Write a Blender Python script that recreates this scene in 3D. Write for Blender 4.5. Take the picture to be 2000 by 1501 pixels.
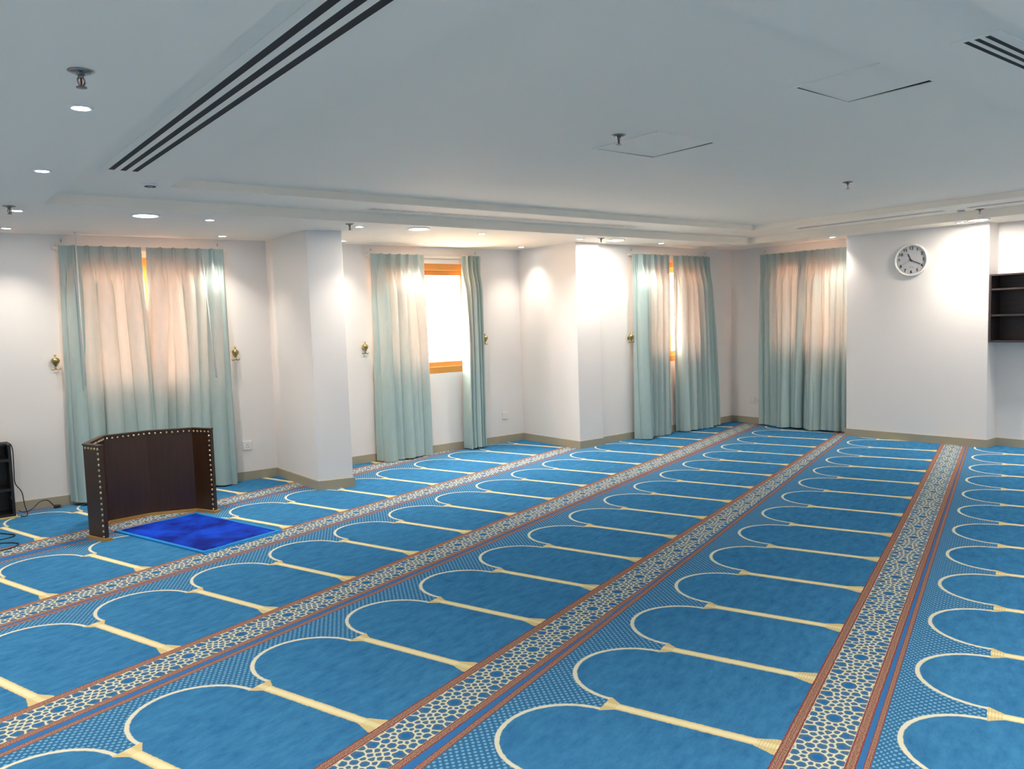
import bpy, bmesh, math, random
from mathutils import Vector, Matrix
R = math.radians
sc = bpy.context.scene
COL = sc.collection
for o in list(bpy.data.objects): bpy.data.objects.remove(o)

# ------------------------------------------------------------------ camera
H = 1.5
PITCH, ROLL, YAW = R(4.606508), R(-1.785310), R(-38.0)
cam = bpy.data.cameras.new('camera'); cam.sensor_width = 36.0; cam.sensor_fit = 'HORIZONTAL'
cam.lens = 1553.11179 * 36.0 / 2000.0; cam.clip_start = 0.02
camo = bpy.data.objects.new('camera', cam); COL.objects.link(camo); sc.camera = camo
_r = Vector((1, 0, 0)); _f = Vector((0, math.cos(PITCH), -math.sin(PITCH))); _u = Vector((0, math.sin(PITCH), math.cos(PITCH)))
_r2 = _r*math.cos(ROLL) + _u*math.sin(ROLL); _u2 = -_r*math.sin(ROLL) + _u*math.cos(ROLL)
_m = Matrix((_r2, _u2, -_f)).transposed()
camo.matrix_world = Matrix.Translation((0, 0, H)) @ (Matrix.Rotation(YAW, 3, 'Z') @ _m).to_4x4()

# ------------------------------------------------------------------ world, exposure
world = bpy.data.worlds.new('world'); sc.world = world; world.use_nodes = True
bgn = world.node_tree.nodes['Background']
bgn.inputs[0].default_value = (1.0, 0.985, 0.96, 1); bgn.inputs[1].default_value = 9.0
vs = sc.view_settings
vs.view_transform = 'Standard'; vs.look = 'None'; vs.gamma = 1.0; vs.use_curve_mapping = False
vs.exposure = 2.07
SMALL_W, BIG_W = 11.0, 4.6          # downlight and round panel light output (watts)
LAMP_COL = (1.0, 0.885, 0.765)

# ------------------------------------------------------------------ heights and plan
ZC, Z1, Z2 = 2.362, 2.442, 2.500     # perimeter, ring and middle ceiling
WA0, WA1 = (-2.6, 8.126), (3.03, 7.787)
PLAN = [(-2.6, -2.6), (9.30, -2.6), (9.30, 3.487), (9.063, 3.487), (8.966, 4.996), (9.212, 4.996), (9.215, 6.812),
        (6.600, 6.745), (6.566, 6.745), (6.566, 6.686), (6.202, 6.694), (6.22, 7.753), (3.335, 7.79), (3.331, 6.717),
        (3.019, 6.795), (3.03, 7.787), (-2.6, 8.126)]

# ------------------------------------------------------------------ node helpers
def srgb(r, g, b, a=1.0):
    f = lambda c: (c/255/12.92) if c/255 <= 0.04045 else ((c/255+0.055)/1.055)**2.4
    return (f(r), f(g), f(b), a)

class X:
    """A float socket that builds Math nodes."""
    nt = None
    def __init__(s, v): s.v = v
    @staticmethod
    def op(o, *a):
        n = X.nt.nodes.new('ShaderNodeMath'); n.operation = o
        for i, q in enumerate(a):
            if isinstance(q, X): q = q.v
            if isinstance(q, (int, float)): n.inputs[i].default_value = q
            else: X.nt.links.new(q, n.inputs[i])
        return X(n.outputs[0])
    def __add__(s, o): return X.op('ADD', s, o)
    __radd__ = __add__
    def __sub__(s, o): return X.op('SUBTRACT', s, o)
    def __rsub__(s, o): return X.op('SUBTRACT', o, s)
    def __mul__(s, o): return X.op('MULTIPLY', s, o)
    __rmul__ = __mul__
    def __truediv__(s, o): return X.op('DIVIDE', s, o)
    def lt(s, o): return X.op('LESS_THAN', s, o)
    def gt(s, o): return X.op('GREATER_THAN', s, o)
    def abs(s): return X.op('ABSOLUTE', s)
    def fract(s): return X.op('FRACT', s)
    def sqrt(s): return X.op('SQRT', s)
    def cos(s): return X.op('COSINE', s)
    def max(s, o): return X.op('MAXIMUM', s, o)
    def min(s, o): return X.op('MINIMUM', s, o)
    def clamp(s):
        r = X.op('ADD', s, 0.0); r.v.node.use_clamp = True; return r
def inside(v, a, b): return v.gt(a) * v.lt(b)
def sm(v, a, b): return ((v - a) * (1.0/(b-a))).clamp()       # linear ramp a..b

def new_mat(name):
    m = bpy.data.materials.new(name); m.use_nodes = True
    nt = m.node_tree; b = nt.nodes['Principled BSDF']; return m, nt, b
def mixc(nt, fac, a, b):
    n = nt.nodes.new('ShaderNodeMix'); n.data_type = 'RGBA'
    for sock, val in ((n.inputs[0], fac), (n.inputs[6], a), (n.inputs[7], b)):
        if isinstance(val, X): val = val.v
        if isinstance(val, (tuple, list, float, int)): sock.default_value = val
        else: nt.links.new(val, sock)
    return n.outputs[2]
def noise(nt, scale, detail=2.0, coord='Object', rough=0.5, vec=None, stretch=None):
    n = nt.nodes.new('ShaderNodeTexNoise'); n.inputs['Scale'].default_value = scale
    n.inputs['Detail'].default_value = detail; n.inputs['Roughness'].default_value = rough
    if vec is None:
        tc = nt.nodes.new('ShaderNodeTexCoord'); vec = tc.outputs[coord]
    if stretch:
        mp = nt.nodes.new('ShaderNodeMapping'); mp.inputs['Scale'].default_value = stretch
        nt.links.new(vec, mp.inputs[0]); vec = mp.outputs[0]
    nt.links.new(vec, n.inputs['Vector']); return n.outputs[0]
def bump(nt, b, h, strength, dist):
    n = nt.nodes.new('ShaderNodeBump'); n.inputs['Strength'].default_value = strength; n.inputs['Distance'].default_value = dist
    nt.links.new(h.v if isinstance(h, X) else h, n.inputs['Height']); nt.links.new(n.outputs[0], b.inputs['Normal'])
def simple(name, col, rough=0.5, metal=0.0, var=0.06, scale=6.0, bmp=0.0, bscale=120.0, bdist=0.002, stretch=None, spec=0.5):
    m, nt, b = new_mat(name)
    n = noise(nt, scale, 3.0, stretch=stretch)
    c2 = tuple(max(0.0, c*(1-var)) for c in col[:3]) + (1,)
    c3 = tuple(min(1.0, c*(1+var)) for c in col[:3]) + (1,)
    nt.links.new(mixc(nt, n, c2, c3), b.inputs['Base Color'])
    b.inputs['Roughness'].default_value = rough; b.inputs['Metallic'].default_value = metal
    b.inputs['Specular IOR Level'].default_value = spec
    if bmp: bump(nt, b, noise(nt, bscale, 3.0), bmp, bdist)
    return m
def emit(name, col, s):
    m, nt, b = new_mat(name); b.inputs['Base Color'].default_value = (0.9, 0.9, 0.9, 1)
    b.inputs['Emission Color'].default_value = (*col, 1); b.inputs['Emission Strength'].default_value = s; return m

M = {}
M['wall'] = simple('wall_paint', (0.81, 0.785, 0.762, 1), 0.55, var=0.015, scale=1.5, bmp=0.08, bscale=60, bdist=0.003, spec=0.35)
M['ceil'] = simple('ceiling_paint', (0.95, 0.865, 0.755, 1), 0.8, var=0.01, scale=1.0, bmp=0.04, bscale=40, spec=0.2)
M['base'] = simple('skirting_tile', srgb(168, 160, 138), 0.45, var=0.06, scale=9)
M['screed'] = simple('screed', (0.3, 0.3, 0.3, 1), 0.9)
M['ground'] = simple('sandy_ground', (0.80, 0.60, 0.42, 1), 0.9, var=0.1, scale=0.5)
M['white'] = simple('white_plastic', (0.80, 0.80, 0.78, 1), 0.35, var=0.02)
M['cream'] = simple('cream_enamel', (0.80, 0.76, 0.66, 1), 0.35, var=0.02)
M['dark'] = simple('shade_and_display_black', (0.012, 0.014, 0.016, 1), 0.8)  # near-black for painted shade in openings, and for the amplifier display
M['black'] = simple('black_laminate', (0.012, 0.012, 0.013, 1), 0.35, var=0.2, scale=30)
M['blackp'] = simple('black_plastic', (0.02, 0.02, 0.022, 1), 0.4)
M['chrome'] = simple('dull_chrome', (0.30, 0.27, 0.24, 1), 0.3, 1.0)
M['brass'] = simple('old_brass', (0.42, 0.34, 0.14, 1), 0.28, 1.0, var=0.25, scale=60)
M['stud'] = simple('antique_stud_brass', (0.62, 0.50, 0.30, 1), 0.3, 1.0, var=0.2, scale=90)
M['oak'] = simple('golden_window_frame', srgb(206, 142, 62), 0.4, var=0.10, scale=14, stretch=(1, 1, 6))
M['plinth'] = simple('pale_wood_strip', srgb(176, 140, 78), 0.5, var=0.12, scale=20)
M['lamp'] = emit('lamp_lens', (1, 1, 1), 9.0)
M['rim'] = simple('clock_rim', (0.82, 0.80, 0.75, 1), 0.25, var=0.02)
M['dial'] = simple('clock_dial', (0.52, 0.53, 0.54, 1), 0.3, var=0.01)
M['ink'] = simple('black_print', (0.02, 0.02, 0.022, 1), 0.5)
M['inkgrey'] = simple('grey_print', (0.30, 0.30, 0.31, 1), 0.5)
M['cable'] = simple('black_rubber', (0.012, 0.013, 0.016, 1), 0.5)
M['yellow'] = simple('raw_pine', srgb(205, 180, 110), 0.6, var=0.1, scale=20)

def wood(name, c1, c2, rough, sx):
    m, nt, b = new_mat(name)
    n = noise(nt, 5.0, 5.0, stretch=sx, rough=0.65)
    w = nt.nodes.new('ShaderNodeTexWave'); w.inputs['Scale'].default_value = 3.0; w.inputs['Distortion'].default_value = 7.0
    w.inputs['Detail'].default_value = 3.0
    tc = nt.nodes.new('ShaderNodeTexCoord'); mp = nt.nodes.new('ShaderNodeMapping'); mp.inputs['Scale'].default_value = sx
    nt.links.new(tc.outputs['Object'], mp.inputs[0]); nt.links.new(mp.outputs[0], w.inputs[0])
    X.nt = nt
    f = (X(n)*0.86 + X(w.outputs[1])*0.14)
    nt.links.new(mixc(nt, f, c1, c2), b.inputs['Base Color']); b.inputs['Roughness'].default_value = rough
    bump(nt, b, f, 0.12, 0.002); return m
M['walnut'] = wood('dark_walnut', srgb(46, 29, 19), srgb(72, 47, 31), 0.34, (2.2, 2.2, 0.6))
M['wenge'] = wood('wenge_laminate', srgb(28, 23, 24), srgb(70, 57, 57), 0.42, (2.0, 1.0, 14.0))

def curtain_mat():
    m, nt, b = new_mat('pale_teal_curtain')
    nt.nodes.remove(b); out = nt.nodes['Material Output']
    n = noise(nt, 30, 3, stretch=(1, 1, 0.3))
    d = nt.nodes.new('ShaderNodeBsdfDiffuse'); t = nt.nodes.new('ShaderNodeBsdfTranslucent'); g = nt.nodes.new('ShaderNodeBsdfGlossy')
    geo = nt.nodes.new('ShaderNodeNewGeometry')          # teal face, peach-coloured lining on the window side
    nt.links.new(mixc(nt, geo.outputs['Backfacing'], mixc(nt, n, srgb(160, 184, 182), srgb(174, 196, 194)), (0.86, 0.62, 0.47, 1)), d.inputs[0])
    t.inputs[0].default_value = (0.95, 0.60, 0.44, 1)
    g.inputs[0].default_value = (0.6, 0.68, 0.68, 1); g.inputs[1].default_value = 0.55
    a1 = nt.nodes.new('ShaderNodeMixShader'); a1.inputs[0].default_value = 0.037
    nt.links.new(d.outputs[0], a1.inputs[1]); nt.links.new(t.outputs[0], a1.inputs[2])
    a2 = nt.nodes.new('ShaderNodeMixShader'); a2.inputs[0].default_value = 0.06
    nt.links.new(a1.outputs[0], a2.inputs[1]); nt.links.new(g.outputs[0], a2.inputs[2])
    nt.links.new(a2.outputs[0], out.inputs[0]); return m
M['curtain'] = curtain_mat()

def pane_mat():
    m, nt, b = new_mat('window_glass'); nt.nodes.remove(b); out = nt.nodes['Material Output']
    n = noise(nt, 3)
    t = nt.nodes.new('ShaderNodeBsdfTransparent'); g = nt.nodes.new('ShaderNodeBsdfGlossy'); g.inputs[1].default_value = 0.05
    nt.links.new(mixc(nt, n, (0.97, 0.97, 0.96, 1), (0.99, 0.98, 0.97, 1)), t.inputs[0])
    a = nt.nodes.new('ShaderNodeMixShader'); a.inputs[0].default_value = 0.06
    nt.links.new(t.outputs[0], a.inputs[1]); nt.links.new(g.outputs[0], a.inputs[2]); nt.links.new(a.outputs[0], out.inputs[0]); return m
M['glass'] = pane_mat()

# ------------------------------------------------------------------ carpet pattern (woven design, in roll coordinates)
P = 0.59
def carpet_mat():
    m, nt, b = new_mat('woven_prayer_carpet'); X.nt = nt
    uvn = nt.nodes.new('ShaderNodeUVMap'); sep = nt.nodes.new('ShaderNodeSeparateXYZ'); nt.links.new(uvn.outputs[0], sep.inputs[0])
    u0, v0 = X(sep.outputs[0]), X(sep.outputs[1])
    comb = nt.nodes.new('ShaderNodeCombineXYZ'); nt.links.new((u0*P).v, comb.inputs[0]); nt.links.new(v0.v, comb.inputs[1])
    cvec = comb.outputs[0]
    wob = X(noise(nt, 45.0, 2.0, vec=cvec)); wob2 = X(noise(nt, 52.0, 2.0, vec=cvec, stretch=(1, 1, 3)))
    u = u0 + (wob - 0.5)*0.014; v = v0 + (wob2 - 0.5)*0.006
    du = ((u + 0.5).fract() - 0.5).abs()*P                 # distance from nearest column line
    xc = du*(-1.0) + 0.5*P                                 # distance from arch axis
    big = X(noise(nt, 2.2, 4.0, vec=cvec, rough=0.6)); brush = X(noise(nt, 9.0, 5.0, vec=cvec, rough=0.7, stretch=(1.0, 2.2, 1)))
    fine = X(noise(nt, 420.0, 1.0, vec=cvec)); med = X(noise(nt, 130.0, 2.0, vec=cvec))
    # blue pile
    f = (big*0.4 + brush*1.5 + med*0.25 - 0.58).clamp()
    blue = mixc(nt, f, srgb(40, 97, 146), srgb(76, 146, 191))
    # dotted spandrel field
    k = 2*math.pi/0.030
    x = u*P
    dots = (((x + v)*k).cos() + ((x - v)*k).cos())
    dm = sm(dots, 0.35, 0.95)
    dotc = mixc(nt, dm, srgb(56, 114, 158), srgb(122, 172, 202))
    e = ((xc/0.250)*(xc/0.250) + (v/0.270)*(v/0.270)).sqrt()
    spandrel = v.lt(0.0) * e.gt(1.0)
    col = mixc(nt, spandrel, blue, dotc)
    # white line of the arch
    line = sm(((e - 1.0)*0.26).abs(), 0.011, 0.007) * v.lt(0.004)
    ogee = sm(v*(-1.0), 0.055, 0.0)                        # the line runs into the cap
    col = mixc(nt, line, col, srgb(222, 220, 196))
    # columns with cap and base
    capw = sm(v, 0.055, 0.0)*0.034 * v.gt(-0.003)
    basew = sm(v, 0.595, 0.668)*0.028
    hw = capw + basew + 0.0235
    colm = sm(du - hw, 0.002, -0.002) * inside(v, -0.004, 0.684)
    shade = sm(du, 0.020, 0.008)
    rib = ((v*(2*math.pi/0.011)).cos()*0.5 + 0.5) * (v.lt(0.05) + v.gt(0.605)).clamp() * 0.5
    cc = mixc(nt, (shade*0.8 + med*0.3).clamp(), srgb(216, 196, 140), srgb(240, 230, 186))
    cc = mixc(nt, rib, cc, srgb(196, 176, 118))
    col = mixc(nt, colm, col, cc)
    # plain margins beside the seams
    marg = (v0.lt(-0.385) + v0.gt(0.940)).clamp()
    col = mixc(nt, marg, col, mixc(nt, med, srgb(48, 110, 172), srgb(70, 126, 180)))
    # lattice band: rosettes with twelve petals, every half pitch
    T = 0.295
    lu = (((u*2.0 + 0.5).fract()) - 0.5).abs()*T
    lv = (v - 0.814).abs()
    pc = nt.nodes.new('ShaderNodeCombineXYZ'); nt.links.new(lu.v, pc.inputs[0]); nt.links.new(lv.v, pc.inputs[1])
    pol = lambda r, a: (r*math.cos(R(a)), r*math.sin(R(a)))
    seeds = [((0, 0), .0185)] + [(pol(.0500, a), 0) for a in (15, 45, 75, -15, 105)] + [(pol(.0755, a), .0065) for a in (0, 30, 60, 90)]
    seeds += [((.107, .0605), .0115), ((.1475, 0), 0), ((.1300, .0215), 0), ((.1475, .0435), 0), ((.1145, 0), 0), ((.0985, .031), 0), ((.0745, .0745), .001), ((.1475, .080), 0), ((.033, .094), 0)]
    F1 = F2 = None
    for (sx, sy), w in seeds:
        n = nt.nodes.new('ShaderNodeVectorMath'); n.operation = 'DISTANCE'; nt.links.new(pc.outputs[0], n.inputs[0]); n.inputs[1].default_value = (sx, sy, 0)
        d = X(n.outputs['Value'])
        if w: d = d - w
        if F1 is None: F1, F2 = d, X.op('ADD', 9.0, 0.0)
        else:
            F2 = F2.min(d.max(F1)); F1 = F1.min(d)
    edge = (F2 - F1) + (med - 0.5)*0.004
    lat = sm(edge, 0.0090, 0.0055)
    lat = lat.max(sm(lv, 0.088, 0.0905))
    cell = mixc(nt, sm(F1, 0.004, -0.004), mixc(nt, med, srgb(92, 104, 140), srgb(70, 120, 150)), srgb(40, 112, 172))
    lc = mixc(nt, lat, cell, mixc(nt, med, srgb(200, 202, 160), srgb(226, 228, 206)))
    col = mixc(nt, inside(v, 0.7215, 0.9065), col, lc)
    # the red-brown guard stripes
    def guard(col, a, bb):
        c = (a+bb)/2; h = (bb-a)/2
        t = ((v - c)*(1/h)).abs()
        sp = X(noise(nt, 260.0, 1.0, vec=cvec))
        s2 = sm(sp, 0.42, 0.58)
        body = mixc(nt, s2, srgb(122, 84, 76), srgb(188, 158, 130))
        edgec = mixc(nt, s2, srgb(122, 44, 60), srgb(160, 92, 78))
        ln = sm(t, 0.62, 0.75).max(sm((t - 0.18).abs(), 0.14, 0.05)*0.55)
        g = mixc(nt, ln, body, edgec)
        return mixc(nt, inside(v, a, bb), col, g)
    col = guard(col, 0.681, 0.7225); col = guard(col, 0.9045, 0.940); col = guard(col, -0.385, -0.355)
    col = mixc(nt, sm(fine, 0.35, 0.75)*0.18, col, (0.01, 0.03, 0.06, 1))
    nt.links.new(col, b.inputs['Base Color'])
    b.inputs['Roughness'].default_value = 0.95; b.inputs['Specular IOR Level'].default_value = 0.0
    bump(nt, b, fine*0.6 + med*0.5 + brush*1.5, 0.35, 0.004)
    return m
M['carpet'] = carpet_mat()

def rug_mat():
    m, nt, b = new_mat('royal_blue_plush'); X.nt = nt
    n = X(noise(nt, 3.2, 5.0, rough=0.6)); f = X(noise(nt, 300, 1.0))
    c = mixc(nt, sm(n, 0.40, 0.62), (0.0015, 0.006, 0.20, 1), (0.003, 0.055, 0.60, 1))
    nt.links.new(c, b.inputs['Base Color']); b.inputs['Roughness'].default_value = 0.9
    b.inputs['Sheen Weight'].default_value = 0.2; b.inputs['Sheen Tint'].default_value = (0.1, 0.3, 1, 1)
    b.inputs['Specular IOR Level'].default_value = 0.1
    bump(nt, b, f + n*2.0, 0.5, 0.006); return m
M['rug'] = rug_mat()
M['fringe'] = simple('turquoise_binding', srgb(0, 128, 200), 0.9, var=0.25, scale=90)

# ------------------------------------------------------------------ mesh helpers
def link(name, me, mat, parent=None, kind=None, smooth=False):
    o = bpy.data.objects.new(name, me); COL.objects.link(o)
    if mat is not None and not me.materials: me.materials.append(M[mat] if isinstance(mat, str) else mat)
    if parent: o.parent = parent
    if kind: o['kind'] = kind
    if smooth:
        for p in me.polygons: p.use_smooth = True
    return o
def finish(bm, name):
    bmesh.ops.recalc_face_normals(bm, faces=bm.faces[:])
    me = bpy.data.meshes.new(name); bm.to_mesh(me); bm.free(); return me
def box(bm, x0, x1, y0, y1, z0, z1, bev=0.0):
    vv = [bm.verts.new((x, y, z)) for x in (x0, x1) for y in (y0, y1) for z in (z0, z1)]
    fs = [bm.faces.new([vv[i] for i in f]) for f in ((0,1,3,2),(4,6,7,5),(0,4,5,1),(2,3,7,6),(0,2,6,4),(1,5,7,3))]
    if bev:
        es = list({e for f in fs for e in f.edges}); bmesh.ops.bevel(bm, geom=es, offset=bev, segments=2, affect='EDGES', profile=0.5)
def prism(bm, pts, z0, z1):
    a = [bm.verts.new((p[0], p[1], z0)) for p in pts]; b = [bm.verts.new((p[0], p[1], z1)) for p in pts]
    n = len(pts); bm.faces.new(a); bm.faces.new(b)
    for i in range(n): bm.faces.new((a[i], a[(i+1) % n], b[(i+1) % n], b[i]))
def lathe(bm, prof, n=32, axis='Z', origin=(0, 0, 0)):
    rings = []
    for r, z in prof:
        rings.append([bm.verts.new((r*math.cos(2*math.pi*i/n), r*math.sin(2*math.pi*i/n), z)) for i in range(n)] if r > 1e-6 else [bm.verts.new((0, 0, z))])
    new = [v for q in rings for v in q]
    for a, b in zip(rings, rings[1:]):
        for i in range(n):
            j = (i+1) % n
            if len(a) == 1 and len(b) == 1: continue
            if len(a) == 1: bm.faces.new((a[0], b[i], b[j]))
            elif len(b) == 1: bm.faces.new((a[i], a[j], b[0]))
            else: bm.faces.new((a[i], a[j], b[j], b[i]))
    if axis == 'Y': mt = Matrix.Rotation(R(90), 4, 'X')
    elif axis == 'X': mt = Matrix.Rotation(R(90), 4, 'Y')
    else: mt = Matrix.Identity(4)
    bmesh.ops.transform(bm, matrix=Matrix.Translation(origin) @ mt, verts=new)
def tube(bm, pts, r, n=8):
    pts = [Vector(p) for p in pts]; rings = []
    for i, p in enumerate(pts):
        d = (pts[min(i+1, len(pts)-1)] - pts[max(i-1, 0)]).normalized()
        a = d.cross(Vector((0, 0, 1)));  a = a.normalized() if a.length > 1e-3 else Vector((1, 0, 0))
        b = d.cross(a).normalized()
        rings.append([bm.verts.new(p + (a*math.cos(2*math.pi*k/n) + b*math.sin(2*math.pi*k/n))*r) for k in range(n)])
    for A, B in zip(rings, rings[1:]):
        for k in range(n): bm.faces.new((A[k], A[(k+1) % n], B[(k+1) % n], B[k]))
    bm.faces.new(rings[0]); bm.faces.new(rings[-1])
def spline(pts, n=12):
    out = []; P_ = [Vector(p) for p in pts]; P_ = [P_[0]] + P_ + [P_[-1]]
    for i in range(1, len(P_)-2):
        for k in range(n):
            t = k/n; a, b, c, d = P_[i-1:i+3]
            out.append(0.5*((2*b) + (c-a)*t + (2*a-5*b+4*c-d)*t*t + (3*b-a-3*c+d)*t**3))
    out.append(P_[-2]); return out
def thing(name, label, cat, loc=(0, 0, 0), rz=0.0, group=None):
    o = bpy.data.objects.new(name, None); COL.objects.link(o); o.location = loc; o.rotation_euler = (0, 0, rz); o.empty_display_size = 0.1
    return tag(o, label, cat, group)
def tag(o, label, cat, group=None):
    o['label'] = label; o['category'] = cat
    if group: o['group'] = group
    return o
def B(fn, name, mat, parent=None, kind=None, smooth=False, **k):
    bm = bmesh.new(); fn(bm); return link(name, finish(bm, name), mat, parent, kind, smooth)
def copy_tree(o, parent=None):
    c = o.copy(); COL.objects.link(c); c.parent = parent
    for ch in list(o.children): copy_tree(ch, c)
    return c
def grid_plate(bm, us, vs_, holes, put):
    """quads over the u/v break grid except in holes; put(u, v) -> vert position"""
    cu = sorted(set(us + [h[i] for h in holes for i in (0, 1)])); cv = sorted(set(vs_ + [h[i] for h in holes for i in (2, 3)]))
    V = {}
    def g(i, j):
        if (i, j) not in V: V[(i, j)] = bm.verts.new(put(cu[i], cv[j]))
        return V[(i, j)]
    for i in range(len(cu)-1):
        for j in range(len(cv)-1):
            mu, mv = (cu[i]+cu[i+1])/2, (cv[j]+cv[j+1])/2
            if any(h[0] < mu < h[1] and h[2] < mv < h[3] for h in holes): continue
            bm.faces.new((g(i, j), g(i+1, j), g(i+1, j+1), g(i, j+1)))

# ------------------------------------------------------------------ the shell
def outward(p0, p1):
    d = Vector((p1[0]-p0[0], p1[1]-p0[1])); L = d.length; d /= L; n = Vector((-d.y, d.x))
    c = Vector((3.5, 2.5)) - Vector(p0)
    if n.dot(c) > 0: n = -n
    return Vector(p0), d, n, L
def wall(name, p0, p1, holes=(), th=0.22, ztop=2.75):
    o, d, n, L = outward(p0, p1)
    bm = bmesh.new()
    at = lambda s, z, t: (o.x + d.x*s + n.x*t, o.y + d.y*s + n.y*t, z)
    hs = list(holes)
    grid_plate(bm, [0, L], [-0.05, ztop], hs, lambda s, z: at(s, z, 0))
    grid_plate(bm, [0, L], [-0.05, ztop], hs, lambda s, z: at(s, z, th))
    for a, b, c, e in [(0, L, -0.05, ztop)] + hs:
        for (s0, z0), (s1, z1) in (((a, c), (b, c)), ((b, c), (b, e)), ((b, e), (a, e)), ((a, e), (a, c))):
            bm.faces.new([bm.verts.new(at(*q)) for q in ((s0, z0, 0), (s1, z1, 0), (s1, z1, th), (s0, z0, th))])
    bmesh.ops.remove_doubles(bm, verts=bm.verts[:], dist=1e-4)
    return link(name, finish(bm, name), 'wall', kind='structure')
def wall_s(p0, p1, x=None, y=None):
    d = Vector((p1[0]-p0[0], p1[1]-p0[1])); L = d.length
    t = (x-p0[0])/(p1[0]-p0[0]) if x is not None else (y-p0[1])/(p1[1]-p0[1])
    return t*L
WIN_Z = (0.915, 2.175)
W2 = ((3.335, 7.79), (6.22, 7.753)); W3 = ((6.566, 6.744), (9.4, 6.817)); W4 = ((9.215, 6.99), (9.211, 4.9)); W5 = ((9.30, 3.6), (9.30, -2.8))
WA = (WA0, WA1)
WIN = {1: (WA, wall_s(*WA, x=1.265), wall_s(*WA, x=2.535)), 2: (W2, wall_s(*W2, x=4.18), wall_s(*W2, x=5.51)),
       3: (W3, wall_s(*W3, x=7.26), wall_s(*W3, x=8.54)), 4: (W4, wall_s(*W4, y=6.17), wall_s(*W4, y=5.06))}
def hole(i): return [(WIN[i][1], WIN[i][2], *WIN_Z)]
wall('wall_left', WA0, (3.2, WA1[1]-0.0102), hole(1))
wall('wall_left_middle', *W2, hole(2))
wall('wall_left_far', *W3, hole(3))
wall('wall_far', *W4, hole(4))
wall('wall_right', *W5)
wall('wall_back', (-2.6, 8.3), (-2.6, -2.8))
wall('wall_near', (-2.8, -2.6), (9.5, -2.6))
def pier(name, pts):
    bm = bmesh.new(); prism(bm, pts, -0.05, 2.75)
    es = [e for e in bm.edges if abs(e.verts[0].co.z - e.verts[1].co.z) > 1]
    bmesh.ops.bevel(bm, geom=es, offset=0.006, segments=2, affect='EDGES', profile=0.5)
    link(name, finish(bm, name), 'wall', kind='structure')
pier('wall_left_pier', [(3.019, 6.795), (3.331, 6.717), (3.335, 8.0), (3.03, 8.0)])
pier('wall_corner_pier', [(6.202, 6.694), (6.566, 6.686), (6.572, 6.98), (6.4, 8.0), (6.22, 8.0)])
pier('wall_far_pier', [(8.966, 4.996), (9.063, 3.487), (9.56, 3.487), (9.46, 4.996)])

def base(name, p0, p1, h=0.085, th=0.012, e0=0.0, e1=0.0):
    o, d, n, L = outward(p0, p1); n = -n
    a = o - d*e0; b = o + d*(L+e1)
    pts = [a, b, b + n*th, a + n*th]
    bm = bmesh.new(); prism(bm, [(p.x, p.y) for p in pts], 0.0, h)
    link(name, finish(bm, name), 'base', kind='structure')
t_ = 0.012
base('baseboard_left', WA0, (3.026, 7.7872)); base('baseboard_left_middle', (3.333, 7.79), (6.21, 7.7531)); base('baseboard_left_far', (6.58, 6.7444), (9.2, 6.8118))
base('baseboard_far', (9.2148, 6.80), (9.2112, 5.0)); base('baseboard_right', (9.30, 3.475), (9.30, -2.6))
def base_run(name, pts):
    """skirting around an outside corner: mitred ribbon along pts (pts on wall face, room on the left hand when walking)"""
    n = len(pts); V_ = [Vector(p) for p in pts]; outp = []
    for i in range(n):
        ns = []
        for a, b in ((i-1, i), (i, i+1)):
            if 0 <= a and b < n:
                d = (V_[b]-V_[a]).normalized(); ns.append(Vector((d.y, -d.x)))
        m = sum(ns, Vector((0, 0))).normalized(); outp.append(V_[i] + m*(t_/m.dot(ns[0])))
    bm = bmesh.new(); prism(bm, [tuple(p) for p in V_] + [tuple(p) for p in reversed(outp)], 0.0, 0.085)
    link(name, finish(bm, name), 'base', kind='structure')
base_run('baseboard_left_pier', [(3.03, 7.787), (3.019, 6.795), (3.331, 6.717), (3.335, 7.79)])
base_run('baseboard_corner_pier', [(6.22, 7.753), (6.202, 6.694), (6.566, 6.686), (6.567, 6.744)])
base_run('baseboard_far_pier', [(9.212, 4.996), (8.966, 4.996), (9.063, 3.487), (9.30, 3.487)])

# floor slab under the carpet, ground outside
B(lambda bm: prism(bm, [(-2.9, -2.9), (9.7, -2.9), (9.7, 8.4), (-2.9, 8.4)], -0.2, -0.012), 'floor', 'screed', kind='structure')
B(lambda bm: prism(bm, [(-60, -60), (70, -60), (70, 70), (-60, 70)], -0.8, -0.7), 'ground_outside', 'ground', kind='structure')

# ceiling: perimeter, ring and raised middle, with the two hatch openings
S1 = (0.885, 8.62, 1.02, 6.10); S2 = (1.53, 7.93, 1.585, 5.55)
def up_px_rect(c, ax, hw, hd): return (c[0]-hw, c[0]+hw, c[1]-hd, c[1]+hd)
HATCH = [(3.395, 3.895, 2.985, 3.465), (3.285, 3.735, 1.66, 2.075)]
def ceiling(bm):
    grid_plate(bm, [-2.7, 9.5], [-2.7, 8.3], [S1], lambda x, y: (x, y, ZC))
    grid_plate(bm, [S1[0], S1[1]], [S1[2], S1[3]], [S2], lambda x, y: (x, y, Z1))
    grid_plate(bm, [S2[0], S2[1]], [S2[2], S2[3]], HATCH, lambda x, y: (x, y, Z2))
    for (a, b, c, d), z0, z1 in ((S1, ZC, Z1), (S2, Z1, Z2)):
        for p, q in (((a, c), (b, c)), ((b, c), (b, d)), ((b, d), (a, d)), ((a, d), (a, c))):
            bm.faces.new([bm.verts.new((*p, z0)), bm.verts.new((*q, z0)), bm.verts.new((*q, z1)), bm.verts.new((*p, z1))])
    bmesh.ops.remove_doubles(bm, verts=bm.verts[:], dist=1e-4)
B(ceiling, 'ceiling', 'ceil', kind='structure')
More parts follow.
